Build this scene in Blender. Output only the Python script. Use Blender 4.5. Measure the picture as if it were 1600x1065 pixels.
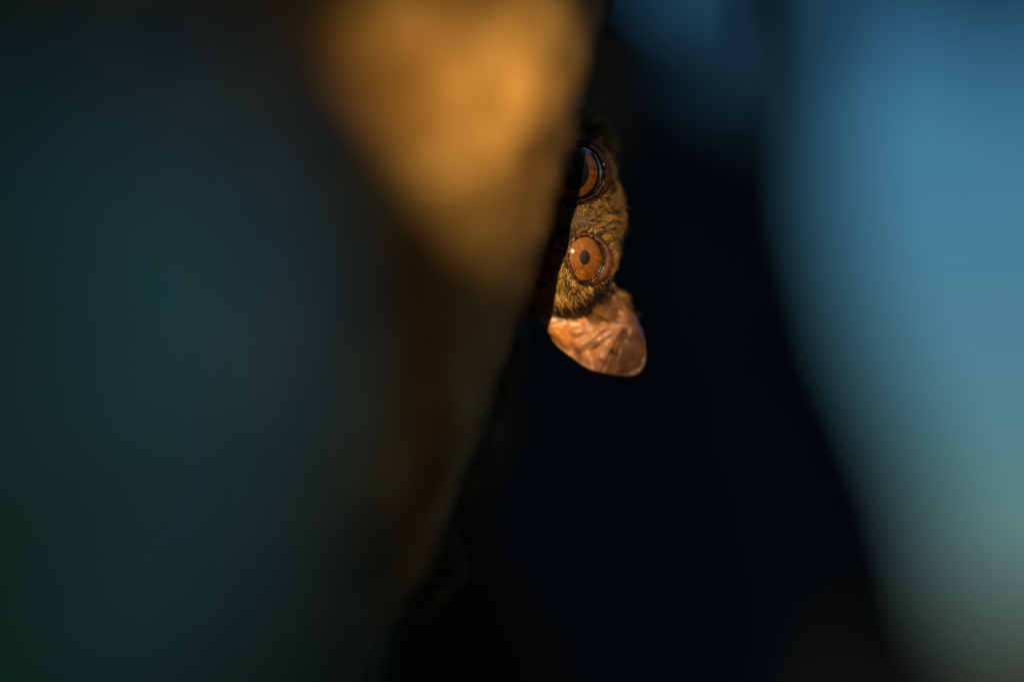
import bpy, bmesh, math, random
import numpy as np
from mathutils import Vector, Matrix, noise, Quaternion

random.seed(7); rng = np.random.default_rng(7)
sc = bpy.context.scene
for o in list(bpy.data.objects): bpy.data.objects.remove(o)
COL = sc.collection

# ------------------------------------------------------------------ camera
PITCH = math.radians(13.0)
CAM = Vector((0, 0, 1.6))
cam = bpy.data.cameras.new('camera'); cam_o = bpy.data.objects.new('camera', cam); COL.objects.link(cam_o)
cam_o.location = CAM; cam_o.rotation_euler = (math.radians(90) + PITCH, 0, 0)
cam.lens = 85; cam.sensor_width = 36; cam.clip_start = 0.01; cam.clip_end = 2000
cam.dof.use_dof = True; cam.dof.focus_distance = 0.691; cam.dof.aperture_fstop = 1.5; cam.dof.aperture_blades = 0
sc.camera = cam_o

# ------------------------------------------------------------------ sky, sun, exposure
SUN_EL, SUN_AZ = math.radians(9.0), math.radians(0.5)      # behind the camera; azimuth positive to the left
SUN = Vector((-math.sin(SUN_AZ)*math.cos(SUN_EL), -math.cos(SUN_AZ)*math.cos(SUN_EL), math.sin(SUN_EL)))
w = bpy.data.worlds.new('World'); sc.world = w; w.use_nodes = True
wn = w.node_tree.nodes; sky = wn.new('ShaderNodeTexSky'); sky.sky_type = 'NISHITA'; sky.sun_disc = False
sky.sun_elevation = SUN_EL; sky.sun_rotation = math.pi + SUN_AZ
sky.ozone_density = 10; sky.air_density = 2.5; sky.dust_density = 0
w.node_tree.links.new(sky.outputs[0], wn['Background'].inputs[0]); wn['Background'].inputs[1].default_value = 0.13
sun = bpy.data.lights.new('sun', 'SUN'); sun_o = bpy.data.objects.new('sun', sun); COL.objects.link(sun_o)
sun.energy = 5.0; sun.angle = math.radians(0.5); sun.color = (1.0, 0.64, 0.30)
sun_o.rotation_mode = 'QUATERNION'; sun_o.rotation_quaternion = SUN.to_track_quat('Z', 'Y'); sun_o.location = (0, -3, 5)
vs = sc.view_settings; vs.view_transform = 'Standard'; vs.look = 'None'; vs.exposure = 0.2; vs.gamma = 1
sc.render.engine = 'CYCLES'
sc.cycles.use_denoising = True
sc.cycles.max_bounces = 6; sc.cycles.transparent_max_bounces = 12
sc.cycles.sample_clamp_indirect = 4

# ------------------------------------------------------------------ helpers
FWD = Vector((0, math.cos(PITCH), math.sin(PITCH))); UP = Vector((0, -math.sin(PITCH), math.cos(PITCH))); RIGHT = Vector((1, 0, 0))
F = 1600 * 85 / 36.0
def at(x, y, d):
    """world point seen at (x, y) of a 1600 x 1065 picture, d metres in front of the lens"""
    return CAM + FWD*d + RIGHT*((x-800)/F*d) + UP*((532.5-y)/F*d)
PX = 0.7/F                                                # one picture unit at the animal, in metres
HC = CAM + FWD*0.7
def H(x, y, z=0.0):                                       # animal space: picture units, z towards the lens
    return HC + RIGHT*((x-800)*PX) + UP*((532.5-y)*PX) - FWD*(z*PX)
def beam(x, y, Y):
    """point where the sun ray that lights animal spot (x, y) crosses the upright plane at world Y"""
    p = H(x, y); return p + SUN*((Y-p.y)/SUN.y)

def tag(o, label=None, cat=None, group=None, kind=None):
    if label: o['label'] = label
    if cat: o['category'] = cat
    if group: o['group'] = group
    if kind: o['kind'] = kind
    return o
def empty(name, loc):
    o = bpy.data.objects.new(name, None); COL.objects.link(o); o.location = loc; o.empty_display_size = 0.1; return o
def link(name, me, mat, parent=None, smooth=True):
    o = bpy.data.objects.new(name, me); COL.objects.link(o)
    if mat: me.materials.append(mat)
    if parent:
        o.parent = parent; bpy.context.view_layer.update()
        o.matrix_parent_inverse = parent.matrix_world.inverted()
    if smooth: me.polygons.foreach_set('use_smooth', [True]*len(me.polygons))
    return o
def mesh(name, verts, faces):
    me = bpy.data.meshes.new(name); me.from_pydata([tuple(v) for v in verts], [], faces); me.update(); return me

class MatB:
    def __init__(self, name):
        self.m = bpy.data.materials.new(name); self.m.use_nodes = True
        self.nt = self.m.node_tree; self.n = self.nt.nodes; self.b = self.n['Principled BSDF']; self.l = self.nt.links
    def new(self, t, **k):
        nd = self.n.new(t)
        for a, v in k.items(): setattr(nd, a, v)
        return nd
    def noise(self, scale, detail=4, rough=0.55, coord='Object', vec=None):
        t = self.new('ShaderNodeTexNoise'); t.inputs['Scale'].default_value = scale
        t.inputs['Detail'].default_value = detail; t.inputs['Roughness'].default_value = rough
        if vec is None:
            vec = self.new('ShaderNodeTexCoord').outputs[coord]
        self.l.new(vec, t.inputs['Vector']); return t.outputs['Fac']
    def ramp(self, fac, stops):
        r = self.new('ShaderNodeValToRGB'); e = r.color_ramp.elements
        while len(e) < len(stops): e.new(0.5)
        for i, (p, c) in enumerate(stops): e[i].position = p; e[i].color = (*c, 1)
        self.l.new(fac, r.inputs['Fac']); return r.outputs['Color']
    def bump(self, h, strength, dist):
        b = self.new('ShaderNodeBump'); b.inputs['Strength'].default_value = strength; b.inputs['Distance'].default_value = dist
        self.l.new(h, b.inputs['Height']); self.l.new(b.outputs['Normal'], self.b.inputs['Normal'])
    def set(self, **k):
        for a, v in k.items(): self.b.inputs[a.replace('_', ' ')].default_value = v

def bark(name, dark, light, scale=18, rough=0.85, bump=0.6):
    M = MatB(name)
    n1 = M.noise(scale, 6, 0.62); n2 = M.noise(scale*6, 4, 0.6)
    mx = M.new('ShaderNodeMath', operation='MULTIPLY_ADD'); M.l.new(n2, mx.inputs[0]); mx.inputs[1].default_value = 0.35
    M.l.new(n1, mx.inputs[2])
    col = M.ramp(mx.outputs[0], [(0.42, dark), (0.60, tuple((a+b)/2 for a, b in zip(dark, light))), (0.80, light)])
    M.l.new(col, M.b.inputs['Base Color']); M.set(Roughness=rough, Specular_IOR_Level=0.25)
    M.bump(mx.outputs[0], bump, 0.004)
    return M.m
def leafmat(name, a, b, rough=0.4, scale=25, spec=0.5):
    M = MatB(name)
    col = M.ramp(M.noise(scale, 3), [(0.3, a), (0.7, b)])
    M.l.new(col, M.b.inputs['Base Color']); M.set(Roughness=rough, Specular_IOR_Level=spec)
    M.bump(M.noise(scale*8, 3), 0.15, 0.001)
    return M.m

def add_translucency(m, col, fac):
    nt = m.node_tree; b = nt.nodes['Principled BSDF']; out = nt.nodes['Material Output']
    t = nt.nodes.new('ShaderNodeBsdfTranslucent'); t.inputs[0].default_value = (*col, 1)
    mx = nt.nodes.new('ShaderNodeMixShader'); mx.inputs[0].default_value = fac
    nt.links.new(b.outputs[0], mx.inputs[1]); nt.links.new(t.outputs[0], mx.inputs[2]); nt.links.new(mx.outputs[0], out.inputs[0])
def tube(path, radii, ns=40, nr=60, amp=0.12, freq=6.0, seed=0, caps=True, flute=0.0, fine=0.03):
    """a limb: path points -> smooth tube with lumpy bark; radii in metres"""
    P = [Vector(p) for p in path]; n = len(P)
    def cr(a, t, f):                                       # Catmull-Rom through a
        i = min(int(t), n-2); u = t-i
        p0, p1, p2, p3 = a[max(i-1, 0)], a[i], a[i+1], a[min(i+2, n-1)]
        return 0.5*((2*p1)+(p2-p0)*u+(2*p0-5*p1+4*p2-p3)*u*u+(3*p1-p0-3*p2+p3)*u**3)
    verts = []; prev = None
    for k in range(nr):
        t = (n-1)*k/(nr-1)
        c = cr(P, t, 0); r = cr(radii, t, 0)
        d = (cr(P, min(t+0.02, n-1), 0)-cr(P, max(t-0.02, 0), 0)).normalized()
        if prev is None:
            prev = d.orthogonal().normalized()
        prev = (prev-d*prev.dot(d)).normalized(); s = d.cross(prev)
        for j in range(ns):
            a = 2*math.pi*j/ns
            q = prev*math.cos(a)+s*math.sin(a)
            base = c+q*r
            v = Vector((base.x*freq+seed*7.3, base.y*freq+seed*3.1, base.z*freq*0.45))
            k1 = noise.noise(v)*amp + noise.noise(v*3.7)*amp*0.4 + noise.noise(v*11)*fine
            k1 += flute*math.sin(a*5+noise.noise(v*0.3)*4+seed)
            verts.append(c+q*r*(1+k1))
    faces = [(k*ns+j, k*ns+(j+1) % ns, (k+1)*ns+(j+1) % ns, (k+1)*ns+j) for k in range(nr-1) for j in range(ns)]
    if caps:
        verts += [P[0], P[-1]]; a, b = len(verts)-2, len(verts)-1
        faces += [(a, (j+1) % ns, j) for j in range(ns)]
        faces += [(b, (nr-1)*ns+j, (nr-1)*ns+(j+1) % ns) for j in range(ns)]
    return mesh('limb', verts, faces)

def leaf_verts(L, W, droop=0.25, fold=0.12, nl=12, wav=0.0):
    """leaf blade along +Y with its face up +Z; tip at y=L"""
    vs, fs = [], []
    for i in range(nl+1):
        t = i/nl
        wd = W*0.5*(math.sin(math.pi*min(1, t*0.96+0.03)**0.78))**0.9*(1-0.12*t) if 0 < t < 1 else 0.0004
        y = L*t; z = -droop*L*t*t
        for s in (-1, -0.5, 0, 0.5, 1):
            vs.append(Vector((s*wd, y, z+abs(s)*fold*wd*2 + wav*W*math.sin(t*19+s*2)*abs(s))))
    for i in range(nl):
        for j in range(4):
            a = i*5+j; fs.append((a, a+1, a+6, a+5))
    return vs, fs
def frame(y, z):
    """rotation whose +Y points along y and +Z close to z"""
    y = Vector(y).normalized(); z = Vector(z); z = (z-y*z.dot(y)).normalized(); x = y.cross(z)
    return Matrix((x, y, z)).transposed().to_4x4()
def place_leaf(name, base, tip, face, W, mat, parent, droop=0.2, wav=0.02, fold=0.1):
    base, tip = Vector(base), Vector(tip); L = (tip-base).length
    v, f = leaf_verts(L, W, droop, fold, 14, wav)
    M = Matrix.Translation(base) @ frame(tip-base, face)
    o = link(name, mesh(name, [M @ p for p in v], f), mat, parent)
    md = o.modifiers.new('thickness', 'SOLIDIFY'); md.thickness = 0.0007
    return o

def crown(name, parent, mat, blobs, n, size, hole=None, seed=0):
    r = random.Random(seed); vs, fs = [], []
    tot = sum(b[1][0]*b[1][1]*b[1][2] for b in blobs)
    for c, rad in blobs:
        k = int(n*rad[0]*rad[1]*rad[2]/tot)
        for _ in range(k):
            while True:
                u = Vector((r.uniform(-1, 1), r.uniform(-1, 1), r.uniform(-1, 1)))
                if 0.25 < u.length < 1: break
            p = Vector((c[0]+u.x*rad[0], c[1]+u.y*rad[1], c[2]+u.z*rad[2]))
            if hole and hole(p): continue
            y = Vector((r.gauss(0, 1), r.gauss(0, 1), r.gauss(-0.4, 0.6))).normalized()
            z = Vector((r.gauss(0, .6), r.gauss(0, .6), 1)); M = frame(y, z)
            L = size*r.uniform(0.7, 1.35); W = L*0.42; i = len(vs)
            for q in ((0, 0, 0), (-W/2, L*.4, .06*L), (0, L*.5, 0), (W/2, L*.4, .06*L), (0, L, -.12*L)):
                vs.append(p + M.to_3x3() @ Vector(q))
            fs += [(i, i+2, i+1), (i, i+3, i+2), (i+1, i+2, i+4), (i+2, i+3, i+4)]
    return link(name, mesh(name, vs, fs), mat, parent, smooth=False)

# ------------------------------------------------------------------ materials
def sun_patch_bark(name, centre, radius):
    """brown bark with a large ragged patch of brighter ochre painted over the sunlit area"""
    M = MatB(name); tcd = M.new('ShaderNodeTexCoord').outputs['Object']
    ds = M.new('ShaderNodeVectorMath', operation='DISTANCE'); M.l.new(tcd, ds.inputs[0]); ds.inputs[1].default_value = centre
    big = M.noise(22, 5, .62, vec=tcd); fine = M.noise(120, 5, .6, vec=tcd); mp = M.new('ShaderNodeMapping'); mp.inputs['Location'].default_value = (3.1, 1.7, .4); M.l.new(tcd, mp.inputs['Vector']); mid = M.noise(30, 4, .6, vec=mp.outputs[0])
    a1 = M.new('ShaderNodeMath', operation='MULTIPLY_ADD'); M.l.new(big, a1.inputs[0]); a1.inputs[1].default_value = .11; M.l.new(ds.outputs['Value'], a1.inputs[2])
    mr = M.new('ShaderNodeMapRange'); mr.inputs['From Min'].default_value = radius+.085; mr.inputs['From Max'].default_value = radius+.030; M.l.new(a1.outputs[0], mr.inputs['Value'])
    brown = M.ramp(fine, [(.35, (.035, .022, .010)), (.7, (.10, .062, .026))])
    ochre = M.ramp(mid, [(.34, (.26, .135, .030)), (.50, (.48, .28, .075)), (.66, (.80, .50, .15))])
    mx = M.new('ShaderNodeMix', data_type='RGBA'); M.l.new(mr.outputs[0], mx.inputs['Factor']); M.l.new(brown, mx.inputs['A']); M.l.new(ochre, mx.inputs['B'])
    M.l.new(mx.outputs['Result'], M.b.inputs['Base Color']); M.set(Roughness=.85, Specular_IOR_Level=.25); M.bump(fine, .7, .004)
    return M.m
M_sun_patch = sun_patch_bark('sun_patch_bark', at(775, 150, .575), .120)  # sunlit area painted lighter, the rest of the bark kept dark
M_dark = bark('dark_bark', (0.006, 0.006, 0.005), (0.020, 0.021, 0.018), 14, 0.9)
M_grey = bark('grey_bark', (0.025, 0.031, 0.040), (0.075, 0.095, 0.12), 14, 0.6)
M_fork = bark('fork_bark', (0.05, 0.04, 0.03), (0.16, 0.13, 0.09), 14, 0.9)
M_leaf = leafmat('glossy_leaf', (0.12, 0.32, 0.13), (0.16, 0.38, 0.16), 0.34, spec=1.0); M_leaf.node_tree.nodes['Principled BSDF'].inputs['Specular Tint'].default_value = (.55, 1.0, .62, 1); add_translucency(M_leaf, (.22, .55, .28), .1)
M_leafd = leafmat('deep_leaf', (0.02, 0.045, 0.015), (0.05, 0.08, 0.025), 0.55)
M_crown = leafmat('canopy_leaf', (0.03, 0.06, 0.015), (0.07, 0.11, 0.03), 0.5, 1.2)

G = MatB('forest_soil'); gc = G.ramp(G.noise(3, 8, .65), [(0.35, (0.018, 0.013, 0.008)), (0.55, (0.05, 0.035, 0.02)), (0.7, (0.04, 0.045, 0.018))])
G.l.new(gc, G.b.inputs['Base Color']); G.set(Roughness=0.95); G.bump(G.noise(30, 6), 0.8, 0.03)

# ------------------------------------------------------------------ ground
gv, gf = [], []
N = 60
for j in range(N+1):
    for i in range(N+1):
        x = (i/N*2-1); y = (j/N*2-1); x = math.copysign(abs(x)**3, x)*900; y = math.copysign(abs(y)**3, y)*900
        gv.append((x, y, -0.02+0.10*noise.noise(Vector((x*.35, y*.35, 0)))*min(1, (abs(x)+abs(y))/3)))
gf = [(j*(N+1)+i, j*(N+1)+i+1, (j+1)*(N+1)+i+1, (j+1)*(N+1)+i) for j in range(N) for i in range(N)]
tag(link('ground', mesh('ground', gv, gf), G.m), kind='structure')
hv = []; NH = 160
for i in range(NH+1):
    a = math.radians(-75+150*i/NH)
    for k, (r_, h_) in enumerate(((240, -1), (290, 20), (340, 37), (400, 48), (480, 44), (600, -2))):
        hh = h_*(1+.35*noise.noise(Vector((a*3, k*.2, 2)))+.12*noise.noise(Vector((a*17, k*.5, 7)))) if h_ > 0 else h_
        hv.append((math.sin(a)*r_, math.cos(a)*r_, hh))
hf = [(i*6+k, (i+1)*6+k, (i+1)*6+k+1, i*6+k+1) for i in range(NH) for k in range(5)]
HM = MatB('wooded_hill'); HM.l.new(HM.ramp(HM.noise(.25, 6), [(0.35, (0.008, 0.020, 0.018)), (0.7, (0.018, 0.040, 0.036))]), HM.b.inputs['Base Color']); HM.set(Roughness=1.0)
tag(link('hill', mesh('hill', hv, hf), HM.m), kind='structure')

# ------------------------------------------------------------------ sunlit trunk (front, left of the animal)
def edge_path(pts, R):                                     # trunk whose far-right outline passes through picture points
    out = []
    for (x, y, d) in pts:
        out.append(at(x, y, d) - RIGHT*R)
    return out
RA = 0.085
treeA = empty('sunlit_tree', (-0.05, 0.60, 0))
EA = [(1040, -420, .645), (952, -120, .64), (908, 110, .636), (859, 300, .635), (796, 480, .635), (728, 610, .635), (630, 780, .635), (545, 950, .635), (455, 1150, .63)]
pa = edge_path(EA, RA)
pa = [Vector((0.26, 0.62, 3.6)), Vector((0.12, 0.60, 2.35))] + pa + [Vector((-0.28, 0.58, 0.9)), Vector((-0.40, 0.57, -0.1))]
ra = [0.075, 0.083] + [RA]*len(EA) + [0.095, 0.16]
link('trunk', tube(pa, ra, 72, 420, 0.07, 13, 1, fine=0.03), M_sun_patch, treeA)
link('limb', tube([(0.26, .62, 3.55), (0.45, .5, 4.3), (0.5, .3, 5.2)], [.07, .05, .02], 16, 20), M_sun_patch, treeA)
link('limb', tube([(0.25, .62, 3.5), (0.0, .9, 4.2), (-0.3, 1.3, 5.0)], [.065, .045, .02], 16, 20), M_sun_patch, treeA)
crown('crown', treeA, M_crown, [((0.3, .6, 5.0), (1.6, 1.6, .9)), ((-.6, 1.4, 4.8), (1.3, 1.3, .8))], 5200, 0.15, seed=3)
link('limb', tube([(0.125, .60, 2.38), (.135, .45, 2.08), at(1450, -330, .33), at(1480, -230, .31), at(1560, -190, .29)], [.012, .007, .004, .003, .002], 12, 40, .05, 20, 21), M_sun_patch, treeA)
for b, t, fc, wd in ((at(1480, -230, .31), at(1180, -60, .30), UP*.5-FWD*.6+RIGHT*.2, .028), (at(1500, -230, .31), at(1700, 50, .29), UP*.6-FWD*.5-RIGHT*.3, .034), (at(1440, -240, .32), at(1460, -5, .31), UP*.3-FWD, .030)):
    place_leaf('leaf', b, t, fc, wd, M_leafd, treeA)
tag(treeA, 'leaning brown-barked tree trunk lit golden by the sun, its sunlit patch painted ochre, half hiding the animal', 'tree')

# ------------------------------------------------------------------ dark hollow tree behind the animal
treeB = empty('hollow_tree', (-0.45, 2.4, 0))
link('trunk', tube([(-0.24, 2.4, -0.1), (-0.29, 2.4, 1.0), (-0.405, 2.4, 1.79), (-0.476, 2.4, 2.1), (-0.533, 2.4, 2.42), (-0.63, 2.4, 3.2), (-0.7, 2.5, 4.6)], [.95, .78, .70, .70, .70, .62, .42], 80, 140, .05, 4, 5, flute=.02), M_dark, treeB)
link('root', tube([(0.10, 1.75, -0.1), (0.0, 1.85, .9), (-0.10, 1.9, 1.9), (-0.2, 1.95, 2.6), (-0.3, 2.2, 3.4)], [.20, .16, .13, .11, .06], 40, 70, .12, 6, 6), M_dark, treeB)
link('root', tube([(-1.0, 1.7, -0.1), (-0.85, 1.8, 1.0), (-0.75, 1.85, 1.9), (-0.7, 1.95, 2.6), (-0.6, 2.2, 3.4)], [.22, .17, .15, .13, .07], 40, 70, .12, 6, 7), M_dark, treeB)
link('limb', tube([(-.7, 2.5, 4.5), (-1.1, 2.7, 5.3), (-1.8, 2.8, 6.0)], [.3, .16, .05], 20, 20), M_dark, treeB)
link('limb', tube([(-.7, 2.5, 4.5), (-.3, 2.0, 5.4), (0.0, 1.2, 6.2)], [.28, .15, .05], 20, 20), M_dark, treeB)
crown('crown', treeB, M_crown, [((-1.2, 2.6, 6.0), (2.2, 2.0, 1.1)), ((.0, 1.2, 6.2), (1.8, 1.7, 1.0))], 8000, 0.17, seed=4)
tag(treeB, 'dark shaded tree trunk with buttress roots behind the animal', 'tree')

# ------------------------------------------------------------------ dark tree farther off, its outline soft against the sky
treeE = empty('slanting_tree', (1.2, 5.9, 0))
dE = 6.0
ce = [(1180, -700, 90), (1200, -250, 110), (1212, 0, 112), (1208, 160, 108), (1190, 300, 118), (1190, 450, 150), (1200, 600, 178), (1235, 800, 215), (1255, 1000, 245), (1270, 1250, 270)]
pe = [Vector((.62, 5.9, 7.0)), Vector((.60, 5.9, 5.6))] + [at(x, y, dE) for x, y, r in ce]; re_ = [.10, .13] + [r*dE/F for x, y, r in ce]
pe += [Vector((pe[-1].x+.08, 5.9, 1.0)), Vector((pe[-1].x+.15, 5.9, -.1))]; re_ += [.50, .70]
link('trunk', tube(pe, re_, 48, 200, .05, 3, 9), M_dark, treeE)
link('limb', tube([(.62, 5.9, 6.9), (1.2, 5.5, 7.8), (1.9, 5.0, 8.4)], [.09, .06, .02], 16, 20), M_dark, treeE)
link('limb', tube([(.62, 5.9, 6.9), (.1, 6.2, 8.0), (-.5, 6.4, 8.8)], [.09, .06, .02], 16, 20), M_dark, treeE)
crown('crown', treeE, M_crown, [((1.4, 5.4, 8.3), (1.8, 1.8, 1.0)), ((-.2, 6.2, 8.6), (1.8, 1.8, 1.0))], 6000, 0.2, seed=6)
tag(treeE, 'dark slanting tree trunk standing farther off against the blue sky', 'tree')

# ------------------------------------------------------------------ added unseen tree behind the camera: limbs shaped to cut the sun to a patch
treeD = empty('added_forked_tree', (0.0, -3.2, 0))
YD = -3.2
def rim(pts, R):                                           # limb of radius R whose outline follows the given beam spots (limb on the left of the walk)
    out = []
    for i, p in enumerate(pts):
        d = Vector(pts[min(i+1, len(pts)-1)])-Vector(pts[max(i-1, 0)]); n = Vector((d.y, -d.x)).normalized()
        q = Vector(p)+n*(R/PX); out.append(beam(q.x, q.y, YD))
    return out
RL, RU, RR = 0.12, 0.055, 0.12
low = rim([(1050, 830), (960, 790), (850, 728), (782, 682), (712, 628), (648, 552), (568, 460), (410, 335)][::-1], -RL)[::-1]
upp = rim([(250, 580), (420, 530), (560, 482), (680, 434), (780, 374), (860, 314), (920, 262), (985, 200), (1060, 115)], RU)
rgt = rim([(1060, 820), (1034, 700), (1012, 600), (992, 500), (978, 380), (972, 240), (962, 100), (956, -100)], -RR)
base = Vector((low[0].x+.05, YD, -0.1))
link('limb', tube([base+Vector((0, 0, 1.1))]+low+[low[-1]+Vector((-.5, -.1, .5)), low[-1]+Vector((-.9, -.2, 1.5)), low[-1]+Vector((-1.1, -.3, 2.6))], [.15]+[RL]*8+[.10, .08, .04], 40, 110, .02, 6, 11), M_fork, treeD)
link('limb', tube([base+Vector((.1, 0, .8))]+rgt+[rgt[-1]+Vector((.1, -.1, .9)), rgt[-1]+Vector((.5, .1, 2.2))], [.16]+[RR]*8+[.10, .04], 40, 110, .02, 6, 12), M_fork, treeD)
link('limb', tube([upp[0]+Vector((-.35, -.02, -.02))]+upp+[upp[-1]+Vector((.02, -.05, .35)), upp[-1]+Vector((-.25, -.1, 1.2)), upp[-1]+Vector((-.4, -.1, 2.2))], [.06]+[RU]*9+[.09, .07, .03], 40, 110, .02, 6, 14), M_fork, treeD)
link('limb', tube([rgt[-1]+Vector((.05, -.05, .2)), Vector((.05, -2.4, 3.2)), Vector((0, -1.2, 3.6)), Vector((-.05, -.3, 3.8))], [.07, .05, .035, .012], 20, 40, .04, 6, 17), M_fork, treeD)
link('limb', tube([low[-2]+Vector((-.1, -.05, .12)), beam(420, -640, YD)+Vector((0, -.12, 0)), beam(800, -820, YD)+Vector((0, -.12, 0)), beam(1250, -1000, YD)+Vector((0, -.12, 0)), beam(1700, -1100, YD)+Vector((0, -.1, .3))], [.09, .14, .14, .12, .05], 40, 80, .02, 6, 16), M_fork, treeD)
link('trunk', tube([base, base+Vector((0, 0, .7)), base+Vector((.02, 0, 1.3)), Vector((base.x+.03, YD, low[0].z))], [.40, .27, .24, .17], 40, 60, .03, 5, 13), M_fork, treeD)
link('limb', tube([beam(940, 1000, YD), beam(920, 800, YD), beam(912, 660, YD), beam(912, 600, YD)], [.024, .022, .021, .016], 24, 40, .03, 12, 15), M_fork, treeD)
crown('crown', treeD, M_crown, [((-.9, -3.0, 5.2), (1.5, 1.6, 1.1)), ((.8, -3.0, 5.2), (1.5, 1.6, 1.1)), ((0, -1.0, 3.7), (1.5, 1.5, .6)), ((0, -2.6, 3.8), (1.6, .9, .8))], 13000, 0.16, seed=5)  # lower leaf masses added overhead to hold back skylight
tag(treeD, 'added unseen forked tree behind the viewer, shaped to limit the sunlight', 'tree')

# ------------------------------------------------------------------ unseen shrubs added to hold back skylight from the trunk and animal
def shrub(loc, blobs, n, seed, label):
    e = empty('added_shrub', loc); r = random.Random(seed)
    for k in range(4):
        b = blobs[k % len(blobs)][0]
        link('stem', tube([Vector(loc)+Vector((r.uniform(-.08, .08), r.uniform(-.08, .08), -.05)), Vector(loc).lerp(Vector(b), .5)+Vector((r.uniform(-.1, .1), r.uniform(-.1, .1), .1)), Vector(b)+Vector((r.uniform(-.1, .1), r.uniform(-.1, .1), .2))], [.025, .018, .006], 10, 16, .06, 8, seed+k), M_fork, e)
    crown('added_foliage', e, M_crown, blobs, n, 0.14, seed=seed)
    tag(e, label, 'shrub')
shrub((-1.15, 0.0, 0), [((-1.15, .0, 1.0), (.6, .9, .8)), ((-1.15, .1, 2.2), (.55, .9, .9)), ((-1.2, 0, 3.2), (.5, .8, .7))], 6000, 31, 'added sky-blocking leafy shrub standing outside the view on the plant side')
shrub((-1.5, -1.7, 0), [((-1.3, -1.7, 1.0), (.8, .7, .8)), ((-1.2, -1.7, 2.3), (.75, .6, 1.0)), ((-1.3, -1.7, 3.6), (.7, .6, .7))], 6000, 32, 'added sky-blocking leafy shrub beside the added forked tree, on its limb side')
shrub((1.3, -1.6, 0), [((1.2, -1.6, 1.0), (.8, .6, .8)), ((1.1, -1.6, 2.3), (.75, .6, 1.0)), ((1.1, -1.6, 3.6), (.7, .6, .7))], 6000, 33, 'added sky-blocking leafy shrub behind the viewer toward the open sky')

shrub((1.9, 0.4, 0), [((1.85, .42, 1.0), (.40, .30, .8)), ((1.8, .45, 2.1), (.38, .30, .8)), ((1.8, .42, 3.0), (.4, .30, .6))], 5000, 35, 'added sky-blocking slim shrub level with the animal, outside the view')
shrub((1.3, -0.85, 0), [((1.2, -1.0, 1.0), (.6, .42, .8)), ((1.15, -1.0, 2.2), (.55, .42, .9)), ((1.1, -1.0, 3.3), (.7, .5, .7))], 6500, 34, 'added sky-blocking leafy shrub standing outside the view on the open-sky side')

# ------------------------------------------------------------------ broad-leaved plant close to the lens, left
plant = empty('broad_leaf_plant', (-0.16, 0.30, 0))
stem_pts = [Vector((-.16, .30, -.02)), Vector((-.15, .31, .7)), Vector((-.12, .32, 1.25)), Vector((-.11, .31, 1.55)), Vector((-.10, .30, 1.75))]
link('stem', tube(stem_pts, [.011, .009, .007, .005, .003], 12, 60, .05, 20, 20), M_leafd, plant)
LV = [  # base, tip, facing, width
    (at(-560, 740, .165), at(780, 440, .30), RIGHT*.93-FWD*.37+UP*.05, .062),
    (at(-480, 1180, .17), at(720, 860, .29), RIGHT*.91-FWD*.37+UP*.2, .040),
    (at(-480, 270, .18), at(620, 150, .29), RIGHT*.88-FWD*.40+UP*.3, .026),
]
for b, t, fc, wd in LV: place_leaf('leaf', b, t, fc, wd, M_leaf, plant)
tag(plant, 'broad green leaves on a thin stem, blurred close to the lens', 'plant')

# ------------------------------------------------------------------ the animal
animal = empty('furry_animal', H(880, 360, -40))
def ico(c, r, sub=4, rot=0):
    bm = bmesh.new(); bmesh.ops.create_icosphere(bm, subdivisions=sub, radius=1)
    for v in bm.verts:
        q = Vector((v.co.x*r[0], v.co.y*r[1], v.co.z*r[2]))
        if rot: q = Matrix.Rotation(rot, 3, 'Z') @ q
        v.co = Vector(c)+q
    vs = [v.co.copy() for v in bm.verts]; fs = [tuple(v.index for v in f.verts) for f in bm.faces]; bm.free(); return vs, fs
blobs = [((898, 338, -48), (74, 140, 92), 0), ((896, 272, 5), (62, 60, 60), 0), ((900, 404, 8), (60, 58, 58), 0), ((833, 345, 4), (48, 46, 52), 0),
         ((893, 446, -22), (64, 48, 60), 0), ((930, 478, -40), (52, 42, 44), .3), ((938, 338, -14), (32, 70, 44), 0), ((925, 235, -50), (40, 50, 60), 0),
         ((880, 200, -60), (45, 40, 40), 0), ((800, 405, -100), (75, 95, 70), .5), ((690, 570, -175), (115, 165, 105), .55), ((640, 710, -205), (115, 125, 105), .5)]
av, af = [], []
for c, r, ro in blobs:
    v, f = ico(c, r, 4, ro); n0 = len(av); av += v; af += [tuple(i+n0 for i in q) for q in f]
def limb_chain(pts):                                       # tapering arm or leg with hand: spheres along the bones
    global av, af
    for (a, ra_), (b, rb_) in zip(pts[:-1], pts[1:]):
        a, b = Vector(a), Vector(b); n = max(2, int((b-a).length/(min(ra_, rb_)*0.35)))
        for i in range(n+1):
            t = i/n; rr = ra_+(rb_-ra_)*t; v, f = ico(a.lerp(b, t), (rr, rr, rr), 2); n0 = len(av)
            av += v; af += [tuple(k+n0 for k in q) for q in f]
limb_chain([((720, 480, -190), 44), ((560, 420, -170), 28), ((440, 380, -60), 18), ((420, 372, -30), 15)])
limb_chain([((680, 620, -170), 44), ((640, 760, -130), 28), ((560, 700, -120), 18), ((520, 690, -110), 15)])
limb_chain([((610, 760, -210), 60), ((680, 900, -200), 42), ((640, 960, -180), 26), ((520, 940, -140), 18)])
limb_chain([((600, 700, -210), 60), ((450, 820, -210), 42), ((560, 960, -200), 26), ((440, 960, -150), 18)])
for hx, hy, hz in ((420, 372, -30), (520, 690, -110), (520, 940, -140), (440, 960, -150)):
    for q in range(5):
        dy = (q-2)*16; ln = (46, 62, 68, 60, 40)[q]
        limb_chain([((hx, hy+dy*.5, hz), 9), ((hx-ln*.6, hy+dy, hz+8), 7), ((hx-ln, hy+dy*1.1, hz+24), 6)])
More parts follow.
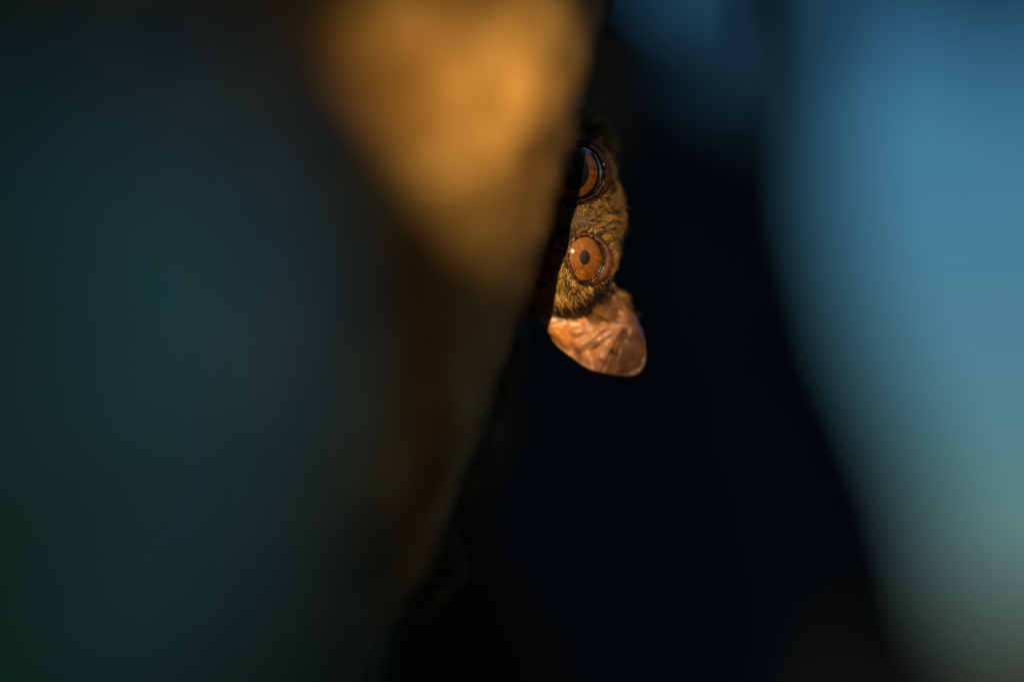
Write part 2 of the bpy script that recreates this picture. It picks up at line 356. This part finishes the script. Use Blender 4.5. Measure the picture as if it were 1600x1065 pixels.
limb_chain([((610, 800, -250), 22), ((560, 1050, -260), 14), ((520, 1400, -230), 10), ((500, 1800, -240), 9), ((460, 2050, -250), 11)])
me = mesh('tmp', av, af); tmp = bpy.data.objects.new('tmp', me); COL.objects.link(tmp)
rm = tmp.modifiers.new('r', 'REMESH'); rm.mode = 'VOXEL'; rm.voxel_size = 4.5
sm = tmp.modifiers.new('s', 'SMOOTH'); sm.iterations = 6; sm.factor = 0.5
dg = bpy.context.evaluated_depsgraph_get(); ev = tmp.evaluated_get(dg); em = bpy.data.meshes.new_from_object(ev)
nv = len(em.vertices); co = np.zeros(nv*3); em.vertices.foreach_get('co', co); co = co.reshape(-1, 3)
no = np.zeros(nv*3); em.vertices.foreach_get('normal', no); no = no.reshape(-1, 3)
em.calc_loop_triangles(); tri = np.zeros(len(em.loop_triangles)*3, dtype=np.int32); em.loop_triangles.foreach_get('vertices', tri); tri = tri.reshape(-1, 3)
bpy.data.objects.remove(tmp)
EYE2 = dict(c=(894, 405, -2), R=60, p=(18.0, -1.0), pr=(8.3, 11.3), ir=(31.5, 35), op=[(917, 371), (926, 375), (935, 383), (941, 394), (943, 407), (941, 419), (935, 430), (926, 438), (916, 442), (907, 440), (900, 434), (894, 424), (890, 413), (888, 402), (888, 393), (891, 384), (897, 377), (906, 372)])
EYE1 = dict(c=(888, 274, -1), R=64, p=(6.0, -2.0), pr=(25, 29), ir=(38, 40), op=[(903, 231), (915, 232), (926, 238), (935, 248), (941, 262), (943, 276), (940, 290), (932, 302), (922, 310), (910, 315), (896, 316), (882, 312), (870, 303), (862, 290), (859, 274), (862, 258), (870, 245), (885, 235)])
def resample(op, n):
    p = np.array(op+[op[0]], float); m = len(op); out = []
    P = [Vector(q) for q in op]
    for k in range(n):
        t = k*m/n; i = int(t); u = t-i
        p0, p1, p2, p3 = (P[(i+s) % m] for s in (-1, 0, 1, 2))
        out.append(0.5*((2*p1)+(p2-p0)*u+(2*p0-5*p1+4*p2-p3)*u*u+(3*p1-p0-3*p2+p3)*u**3))
    return out
def sd_open(x, y, E):
    """signed distance to the lid outline, vectorised, positive outside"""
    op = np.array([tuple(p) for p in resample(E['op'], 60)]); d = np.full(len(x), 1e9); inside = np.zeros(len(x), bool)
    for k in range(60):
        a = op[k]; b = op[(k+1) % 60]; ab = b-a
        t = np.clip(((x-a[0])*ab[0]+(y-a[1])*ab[1])/(ab@ab), 0, 1)
        d = np.minimum(d, np.hypot(x-a[0]-ab[0]*t, y-a[1]-ab[1]*t))
        c_ = ((a[1] > y) != (b[1] > y)) & (x < (b[0]-a[0])*(y-a[1])/(b[1]-a[1]+1e-12)+a[0]); inside ^= c_
    return np.where(inside, -d, d)
for E_ in (EYE1, EYE2):                                    # sink the socket so only the eyeball shows in the opening
    q = sd_open(co[:, 0], co[:, 1], E_); sel = (co[:, 2] > 0) & (q < 9)
    co[sel, 2] -= np.clip((9-q[sel])*1.1, 0, 18)
# picture space (x right, y down, z to lens) is right handed up to a flip: y down -> flip faces on export
Rn, Un, Fn, Hn = (np.array(v) for v in (RIGHT, UP, FWD, HC))
def Hnp(a): return Hn + np.outer((a[:, 0]-800)*PX, Rn) + np.outer((532.5-a[:, 1])*PX, Un) - np.outer(a[:, 2]*PX, Fn)
def np_mesh(name, verts, tris):
    m = bpy.data.meshes.new(name); m.vertices.add(len(verts)); m.vertices.foreach_set('co', np.ascontiguousarray(verts, dtype=np.float32).ravel())
    m.loops.add(len(tris)*3); m.loops.foreach_set('vertex_index', np.ascontiguousarray(tris, dtype=np.int32).ravel())
    m.polygons.add(len(tris)); m.polygons.foreach_set('loop_start', np.arange(0, len(tris)*3, 3, dtype=np.int32)); m.update(calc_edges=True); m.validate(); return m
SK = MatB('animal_skin'); SK.l.new(SK.ramp(SK.noise(300, 3), [(0.3, (0.012, 0.008, 0.004)), (0.7, (0.035, 0.02, 0.009))]), SK.b.inputs['Base Color']); SK.set(Roughness=0.8)
link('body', np_mesh('body', Hnp(co), tri[:, ::-1]), SK.m, animal)

# eyes -------------------------------------------------------------
# (ball centre, ball radius, pupil offset, pupil radii, iris radii, opening outline)
EM = MatB('eye_dark'); EM.set(Base_Color=(0.004, 0.003, 0.002, 1), Roughness=0.6, Specular_IOR_Level=0.1)
PM = MatB('pupil_black'); PM.set(Base_Color=(0.001, 0.001, 0.0015, 1), Roughness=0.5)
IM = MatB('amber_iris')
tc = IM.new('ShaderNodeAttribute'); tc.attribute_name = 'pol'
s1 = IM.new('ShaderNodeMapping'); s1.inputs['Scale'].default_value = (9.0, 1.6, 1); IM.l.new(tc.outputs['Vector'], s1.inputs['Vector'])
f1 = IM.noise(1.0, 5, 0.6, vec=s1.outputs[0])
s2 = IM.new('ShaderNodeMapping'); s2.inputs['Scale'].default_value = (2.2, 5, 1); IM.l.new(tc.outputs['Vector'], s2.inputs['Vector'])
f2 = IM.noise(1.0, 3, 0.6, vec=s2.outputs[0])
ad = IM.new('ShaderNodeMath', operation='MULTIPLY_ADD'); IM.l.new(f2, ad.inputs[0]); ad.inputs[1].default_value = 0.5; IM.l.new(f1, ad.inputs[2])
IM.l.new(IM.ramp(ad.outputs[0], [(0.50, (0.045, 0.011, 0.001)), (0.70, (0.18, 0.055, 0.002)), (0.92, (0.40, 0.155, 0.008))]), IM.b.inputs['Base Color'])
IM.set(Roughness=0.6); IM.bump(ad.outputs[0], 0.5, 0.0004)
CM = MatB('clear_cornea'); CM.n.remove(CM.b)
tr = CM.new('ShaderNodeBsdfTransparent'); gl = CM.new('ShaderNodeBsdfGlossy'); gl.inputs['Roughness'].default_value = 0.12
fr = CM.new('ShaderNodeFresnel'); fr.inputs['IOR'].default_value = 1.35; mxs = CM.new('ShaderNodeMixShader')
CM.l.new(fr.outputs[0], mxs.inputs[0]); CM.l.new(tr.outputs[0], mxs.inputs[1]); CM.l.new(gl.outputs[0], mxs.inputs[2]); CM.l.new(mxs.outputs[0], CM.n['Material Output'].inputs[0])
LM = MatB('eyelid_skin'); LM.l.new(LM.ramp(LM.noise(900, 4), [(0.3, (0.06, 0.024, 0.012)), (0.7, (0.17, 0.07, 0.036))]), LM.b.inputs['Base Color'])
LM.set(Roughness=0.5, Specular_IOR_Level=0.3); LM.bump(LM.noise(1600, 4), 0.6, 0.0004)
WM = MatB('wet_lid_rim'); WM.set(Base_Color=(0.012, 0.006, 0.004, 1), Roughness=0.24, Specular_IOR_Level=1.0)

def cap(E, center, radii, lift, nr=8, na=48, name='iris'):
    cx, cy, cz = E['c']; R = E['R']+lift; vs, fs, pol = [], [], []
    for i in range(nr+1):
        for j in range(na):
            a = 2*math.pi*j/na; f = i/nr
            x = cx+center[0]+radii[0]*f*math.cos(a); y = cy+center[1]+radii[1]*f*math.sin(a)
            q = (x-cx)**2+(y-cy)**2; z = cz+math.sqrt(max(R*R-q, 4))
            vs.append(H(x, y, z)); pol.append((math.cos(a)*3+3*math.cos(2*a), f*1.2, math.sin(a)*3))
    for i in range(nr):
        for j in range(na):
            fs.append((i*na+j, (i+1)*na+j, (i+1)*na+(j+1) % na, i*na+(j+1) % na))
    m = mesh(name, vs, fs); at_ = m.attributes.new('pol', 'FLOAT_VECTOR', 'POINT'); at_.data.foreach_set('vector', np.array(pol, np.float32).ravel()); return m
KD = None
def surf_z(x, y):
    """front surface of the body mesh at picture spot"""
    m = (np.abs(co[:, 0]-x) < 6) & (np.abs(co[:, 1]-y) < 6)
    return co[m, 2].max() if m.any() else None
def build_eye(E, name, label=None):
    cx, cy, cz = E['c']; R = E['R']
    v, f = ico(E['c'], (R, R, R), 5)
    eye = link('eye', mesh('eye', [H(*p) for p in v], [q[::-1] for q in f]), EM.m, animal)
    link('iris', cap(E, E['p'], E['ir'], 0.5), IM.m, eye)
    link('pupil', cap(E, E['p'], E['pr'], 1.0, 4, 32, 'pupil'), PM.m, eye)
    link('cornea', cap(E, (12, 0), (R*.68, R*.74), 1.8, 14, 64, 'cornea'), CM.m, eye)
    # eyelid: rings from the opening outwards
    op = resample(E['op'], 120); ox = sum(p.x for p in op)/120; oy = sum(p.y for p in op)/120
    def zb(x, y): return cz+math.sqrt(max((R+2.6)**2-(x-cx)**2-(y-cy)**2, 9))
    rings = []
    for (ou, dz) in ((-0.6, -5.0), (0, -0.5), (0.9, 1.0), (2.0, 1.2), (0.35, 0.4), (0.65, 0.0), (1.0, -1.2), (1.6, -8)):
        ring = []
        for k, p in enumerate(op):
            d = (op[(k+1) % 120]-op[k-1]); n = Vector((d.y, -d.x)).normalized()
            rad = (p-Vector((ox, oy))).normalized()
            if n.dot(rad) < 0: n = -n
            wl = E['lid'][0]+E['lid'][1]*max(0, rad.dot(Vector(E['lid'][2]).normalized()))**1.5
            o_ = ou if len(rings) < 4 else 2.0+ou*wl
            q = p+n*o_
            z0 = zb(p.x, p.y)
            if o_ > 1:
                s = surf_z(q.x, q.y)
                if s is not None:
                    tt = min(1, (o_-1)/6); z0 = z0*(1-tt)+(s+1.0)*tt
            wob = 0.8*noise.noise(Vector((q.x*.16, q.y*.16, o_)))*min(1, max(0, o_)/3)
            ring.append(H(q.x, q.y, z0+dz+wob))
        rings.append(ring)
    n = 120; vs = [p for r in rings for p in r]
    fs = [(i*n+j, i*n+(j+1) % n, (i+1)*n+(j+1) % n, (i+1)*n+j) for i in range(len(rings)-1) for j in range(n)]
    lid = link('eyelid', mesh('eyelid', vs, fs), LM.m, eye)
    # wet rim: thin glistening bead along the lid edge
    vs, fs = [], []; ns = 8
    for k, p in enumerate(op):
        d = (op[(k+1) % n]-op[k-1]).normalized(); nn = Vector((d.y, -d.x))
        if nn.dot(p-Vector((ox, oy))) < 0: nn = -nn
        rr = E.get('rim', 1.0)*(0.6+1.2*max(-.3, noise.noise(Vector((p.x*.16, p.y*.16, 3)))+.5*noise.noise(Vector((p.x*.5, p.y*.5, 6)))))
        for j in range(ns):
            a = 2*math.pi*j/ns
            q = p+nn*(1.1+rr*math.cos(a)); vs.append(H(q.x, q.y, zb(p.x, p.y)+1.2+rr*math.sin(a)))
    fs = [(k*ns+j, ((k+1) % n)*ns+j, ((k+1) % n)*ns+(j+1) % ns, k*ns+(j+1) % ns) for k in range(n) for j in range(ns)]
    rb = random.Random(int(cx))
    for a0, a1, nb, r0, r1 in E['beads']:                  # tear beads glinting on the lid edge
        for b_ in range(nb):
            a = math.radians(a0+(a1-a0)*(b_+rb.uniform(-.35, .35))/max(1, nb-1)); dv = Vector((math.cos(a), math.sin(a)))
            p = max(op, key=lambda q: (q-Vector((ox, oy))).normalized().dot(dv)); r_ = rb.uniform(r0, r1)
            q = p+(p-Vector((ox, oy))).normalized()*rb.uniform(.2, 2.2); v_, f_ = ico((q.x, q.y, zb(p.x, p.y)+2.6), (r_, r_, r_), 2); n0 = len(vs)
            vs += [H(*w_) for w_ in v_]; fs += [tuple(i+n0 for i in t_[::-1]) for t_ in f_]
    link('lid_rim', mesh('lid_rim', vs, fs), WM.m, eye)
    return eye
EYE1['beads'] = [(-45, 25, 13, .9, 1.4), (28, 82, 15, 1.4, 2.5)]; EYE2['beads'] = [(58, 95, 5, 1.0, 1.7), (-12, -8, 1, .9, 1.1), (186, 190, 1, 1.2, 1.3)]; EYE1['rim'] = 2.0; EYE2['rim'] = 1.7; EYE1['lid'] = (3.0, 4.5, (1, .25)); EYE2['lid'] = (2.6, 6.0, (1, .2))
build_eye(EYE1, 'eye'); build_eye(EYE2, 'eye')

# ears -------------------------------------------------------------
EAR = MatB('ear_skin')
atn = EAR.new('ShaderNodeAttribute'); atn.attribute_name = 'tone'
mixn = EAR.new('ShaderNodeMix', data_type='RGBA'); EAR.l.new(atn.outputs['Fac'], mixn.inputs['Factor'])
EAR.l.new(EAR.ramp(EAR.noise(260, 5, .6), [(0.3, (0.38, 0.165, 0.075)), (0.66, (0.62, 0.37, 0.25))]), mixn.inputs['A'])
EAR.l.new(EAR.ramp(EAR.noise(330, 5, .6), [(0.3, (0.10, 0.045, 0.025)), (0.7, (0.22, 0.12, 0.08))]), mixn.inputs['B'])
at2 = EAR.new('ShaderNodeAttribute'); at2.attribute_name = 'warm'; mixw = EAR.new('ShaderNodeMix', data_type='RGBA'); EAR.l.new(at2.outputs['Fac'], mixw.inputs['Factor'])
EAR.l.new(mixn.outputs['Result'], mixw.inputs['A']); mixw.inputs['B'].default_value = (.52, .22, .04, 1); EAR.l.new(mixw.outputs['Result'], EAR.b.inputs['Base Color'])
EAR.set(Roughness=0.34, Specular_IOR_Level=0.5, Subsurface_Weight=0.45, Subsurface_Scale=0.0016); EAR.b.inputs['Subsurface Radius'].default_value = (1.0, 0.35, 0.12)
EAR.bump(EAR.noise(1100, 5, .6), 0.35, 0.0003)
top_c = [(840, 496), (880, 478), (930, 470), (970, 476), (995, 497)]
bot_c = [(856, 512), (866, 532), (884, 550), (906, 567), (926, 578), (950, 584), (974, 588), (992, 587), (1004, 578), (1010, 560), (1009, 540), (1004, 520), (996, 500)]
def poly(c, t):
    s = t*(len(c)-1); i = min(int(s), len(c)-2); u = s-i
    P = [Vector(q) for q in c]; p0, p1, p2, p3 = P[max(i-1, 0)], P[i], P[i+1], P[min(i+2, len(P)-1)]
    return 0.5*((2*p1)+(p2-p0)*u+(2*p0-5*p1+4*p2-p3)*u*u+(3*p1-p0-3*p2+p3)*u**3)
def segd(x, y, a, b):
    a, b, p = Vector(a), Vector(b), Vector((x, y)); t = max(0, min(1, (p-a).dot(b-a)/(b-a).length_squared)); return (p-(a+(b-a)*t)).length
FOLDS = [((898, 519), (911, 517), 6, 7), ((904, 543), (943, 512), 6, 8), ((936, 534), (956, 522), 6, 7), ((924, 561), (927, 576), 8, 7), ((938, 556), (938, 558), 4, 5),
         ((974, 520), (957, 552), 4.5, -13), ((957, 552), (938, 592), 4.5, -13), ((896, 540), (906, 566), 5, -6), ((912, 508), (918, 524), 3, -6), ((925, 547), (958, 522), 3, -6),
         ((930, 542), (925, 556), 3, -4), ((948, 540), (944, 560), 5, 4), ((968, 548), (962, 578), 10, 7), ((870, 520), (884, 536), 8, 6)]
def build_ear(mir=False):
    vs, fs, tone, warm = [], [], [], []; nu, nvv = 90, 48
    for i in range(nu+1):
        u = i/nu; a = poly(top_c, u); b = poly(bot_c, u)
        for j in range(nvv+1):
            v = j/nvv; p = a.lerp(b, v); x, y = p
            edge = (1-v)
            z = -6 - 34*(u-.35)**2 - 16*(v-.25)**2 - 160*max(0, u-.72)**2
            z += 5*math.exp(-((1-v)/.05)**2)*(0.4+0.6*u)          # rolled rim
            for (s, e, wd, am) in FOLDS:
                z += 1.4*am*math.exp(-(segd(x, y, s, e)/wd)**2)
            z += 1.5*noise.noise(Vector((x*.07, y*.07, 1)))+0.7*noise.noise(Vector((x*.2, y*.2, 5)))
            x += 1.2*noise.noise(Vector((x*.1, y*.1, 9)))*v
            if mir: q = (x-25, 676-y+10, z-120+ (676-y)*.0)
            else: q = (x, y, z)
            if mir:                                               # far ear, folded back behind the head
                dy = 190-q[1]; q = (q[0]-30, 224-dy*.25, -75-dy*1.0+(z*.6))
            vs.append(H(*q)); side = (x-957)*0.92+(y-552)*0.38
            cr_ = max([0]+[.55*math.exp(-(segd(x, y, s, e)/(wd*.9))**2) for (s, e, wd, am) in FOLDS if am < 0])  # shade in the ear folds, painted as darker skin
            tone.append(max(1/(1+math.exp(-side/3.0)), cr_)); warm.append(math.exp(-((x-876)/22)**2-((y-524)/20)**2))  # warm: light through the thin ear skin, put into the colour
    for i in range(nu):
        for j in range(nvv):
            k = i*(nvv+1)+j; fs.append((k, k+1, k+nvv+2, k+nvv+1))
    m = mesh('ear', vs, fs); t_ = m.attributes.new('tone', 'FLOAT', 'POINT'); t_.data.foreach_set('value', np.array(tone, np.float32)); t2_ = m.attributes.new('warm', 'FLOAT', 'POINT'); t2_.data.foreach_set('value', np.array(warm, np.float32))
    o = link('ear', m, EAR.m, animal); md = o.modifiers.new('thickness', 'SOLIDIFY'); md.thickness = 4*PX; md.offset = 0
    return o
build_ear(); build_ear(True)

# fur --------------------------------------------------------------
p0, p1, p2 = co[tri[:, 0]], co[tri[:, 1]], co[tri[:, 2]]
cen = (p0+p1+p2)/3; fn = np.cross(p1-p0, p2-p0); area = np.linalg.norm(fn, axis=1)/2; fn /= (2*area[:, None]+1e-9)
def grow(name, nst, wt, parent, seed, length, width, segs=4):
    r = np.random.default_rng(seed)
    pr = area*wt; pr /= pr.sum(); idx = r.choice(len(area), nst, p=pr)
    u = r.random(nst); v = r.random(nst); s = u+v > 1; u[s] = 1-u[s]; v[s] = 1-v[s]
    root = p0[idx]+(p1[idx]-p0[idx])*u[:, None]+(p2[idx]-p0[idx])*v[:, None]; nr = fn[idx]
    x, y, z = root.T
    front = z > -60
    d1 = sd_open(x, y, EYE1); d2 = sd_open(x, y, EYE2)
    wide2 = 1.5+7.0*np.clip((x-912)/26, 0, 1)
    keep = ~(front & ((d1 < 3+4*np.clip((x-905)/30, 0, 1)) | (d2 < wide2) )) & ~((y > 506+r.exponential(5, len(y))) & (x > 850) & (z > -60))
    root, nr, x, y, z, d1, d2 = (a[keep] for a in (root, nr, x, y, z, d1, d2)); m = len(x)
    g1 = np.stack([x-893, y-274], 1); g1 /= np.linalg.norm(g1, axis=1)[:, None]+1e-6
    g2 = np.stack([x-905, y-405], 1); g2 /= np.linalg.norm(g2, axis=1)[:, None]+1e-6
    w1 = np.exp(-np.clip(d1, 0, 200)/22)[:, None]; w2 = np.exp(-np.clip(d2, 0, 200)/26)[:, None]
    base = np.stack([0.55+0*x, 0.18+0.5*np.clip((y-430)/60, 0, 1)], 1)
    fl = g1*w1*1.3+g2*w2*1.3+base*0.45
    # clumps: shared wobble by position
    ph = np.sin(x*.21+y*.13)+np.sin(x*.11-y*.27+2)+np.sin(x*.37+y*.31+4)*.6
    ang = 0.34*ph+r.normal(0, .20, m); ca, sa = np.cos(ang), np.sin(ang)
    fl = np.stack([fl[:, 0]*ca-fl[:, 1]*sa, fl[:, 0]*sa+fl[:, 1]*ca], 1)
    t = np.concatenate([fl, np.zeros((m, 1))], 1); t -= nr*(t*nr).sum(1)[:, None]; t /= np.linalg.norm(t, axis=1)[:, None]+1e-6
    near = np.minimum(d1, d2)
    L = length*np.clip(np.exp(r.normal(-.1, .30, m)), .4, 1.6)*np.clip(.45+near/45, .45, 1.1)
    lift = np.clip(r.normal(.36, .12, m), .12, 1)
    dirv = t+nr*lift[:, None]; dirv /= np.linalg.norm(dirv, axis=1)[:, None]
    side = np.cross(dirv, nr+r.normal(0, .3, (m, 3))); side /= np.linalg.norm(side, axis=1)[:, None]+1e-6
    upv = np.cross(side, dirv)
    ks = np.linspace(0, 1, segs+1); bend = r.uniform(.05, .30, m)
    P = []; curl = r.normal(0, .12, m)
    for k in ks:
        P.append(root-nr*1.5+dirv*(L*k)[:, None]-nr*(bend*L*k*k)[:, None]+side*(curl*L*k*k)[:, None])
    # colour: gold agouti with dark and grey patches
    gold = np.array([.95, .56, .13]); pale = np.array([.95, .74, .36]); dark = np.array([.03, .022, .014]); rust = np.array([.42, .17, .045]); grey = np.array([.26, .20, .14])
    mixp = r.random(m)[:, None]; c = gold*(1-mixp*.5)+pale*mixp*.5
    mott = np.array([noise.noise(Vector((a_*.055, b_*.055, 4)))+.6*noise.noise(Vector((a_*.14, b_*.14, 8))) for a_, b_ in zip(x, y)])
    c = c*(1-.80*np.clip(mott*2.2+.1, 0, 1))[:, None]
    def blend(c, wgt, col): wgt = np.clip(wgt, 0, 1)[:, None]; return c*(1-wgt)+col*wgt
    def seg_np(a, b):
        a, b = np.array(a), np.array(b); ab = b-a; tt = np.clip(((x-a[0])*ab[0]+(y-a[1])*ab[1])/(ab@ab), 0, 1); return np.hypot(x-a[0]-ab[0]*tt, y-a[1]-ab[1]*tt)
    jit = r.normal(0, .18, m)
    c = blend(c, np.exp(-(np.hypot((x-898)/24, (y-345)/16))**2)*.9+jit*.3, grey)
    c = blend(c, np.exp(-(np.hypot((x-882)/20, (y-368)/15))**2)*1.3+jit*.2, dark)
    c = blend(c, np.clip((y-456)/14, 0, 1)*.85+jit*.5-np.clip((905-x)/40, 0, 1)*.6, rust)
    ds = np.minimum(np.minimum(seg_np((858, 484), (905, 473)), seg_np((905, 473), (940, 455))), seg_np((940, 455), (972, 432)))
    c = blend(c, np.exp(-(ds/9.5)**2)*1.25+jit*.3, dark)
    c = blend(c, np.exp(-(seg_np((868, 500), (905, 492))/8)**2)*.8+jit*.3, dark)
    c = blend(c, np.exp(-(seg_np((935, 318), (960, 338))/6)**2)*.6+jit*.3, dark)
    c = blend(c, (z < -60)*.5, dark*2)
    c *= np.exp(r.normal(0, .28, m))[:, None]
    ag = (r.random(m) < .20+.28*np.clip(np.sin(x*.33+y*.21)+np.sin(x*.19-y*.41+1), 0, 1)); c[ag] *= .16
    nk = len(ks); verts = np.zeros((m, nk, 3, 3)); cols = np.zeros((m, nk, 3, 4), np.float32); cols[..., 3] = 1
    wd = width*r.uniform(.7, 1.3, m)
    for i, k in enumerate(ks):
        rad = wd*(1-.85*k)
        for j in range(3):
            a = 2*math.pi*j/3
            verts[:, i, j] = P[i]+side*(rad*math.cos(a))[:, None]+upv*(rad*math.sin(a))[:, None]
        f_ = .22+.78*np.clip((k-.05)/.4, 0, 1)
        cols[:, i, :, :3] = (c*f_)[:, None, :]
    vv = Hnp(verts.reshape(-1, 3)); b0 = (np.arange(m)*nk*3)[:, None]
    tl = []
    for i in range(segs):
        for j in range(3):
            a, b_, c_, d_ = i*3+j, i*3+(j+1) % 3, (i+1)*3+(j+1) % 3, (i+1)*3+j
            tl += [(a, b_, c_), (a, c_, d_)]
    T = (b0[:, :, None]+np.array(tl)[None]).reshape(-1, 3)
    msh = np_mesh(name, vv, T); ca_ = msh.color_attributes.new('coat', 'FLOAT_COLOR', 'POINT'); ca_.data.foreach_set('color', cols.reshape(-1))
    o = link(name, msh, FUR.m, parent); tag(o, kind='stuff'); return o
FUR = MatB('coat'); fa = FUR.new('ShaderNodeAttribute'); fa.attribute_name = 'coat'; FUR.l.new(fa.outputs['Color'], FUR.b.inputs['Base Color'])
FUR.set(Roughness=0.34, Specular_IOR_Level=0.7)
facew = np.where((cen[:, 0] > 800) & (cen[:, 1] < 540) & (cen[:, 1] > 150) & (cen[:, 2] > -70) & (fn[:, 2] > -.35), 1.0, 0.0)
bodyw = np.where(facew > 0, 0.0, 1.0)
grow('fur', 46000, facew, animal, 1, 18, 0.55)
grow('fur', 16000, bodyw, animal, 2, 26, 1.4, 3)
tag(animal, 'small furry animal with amber eyes and a bare pink ear peering past the sunlit trunk', 'animal')
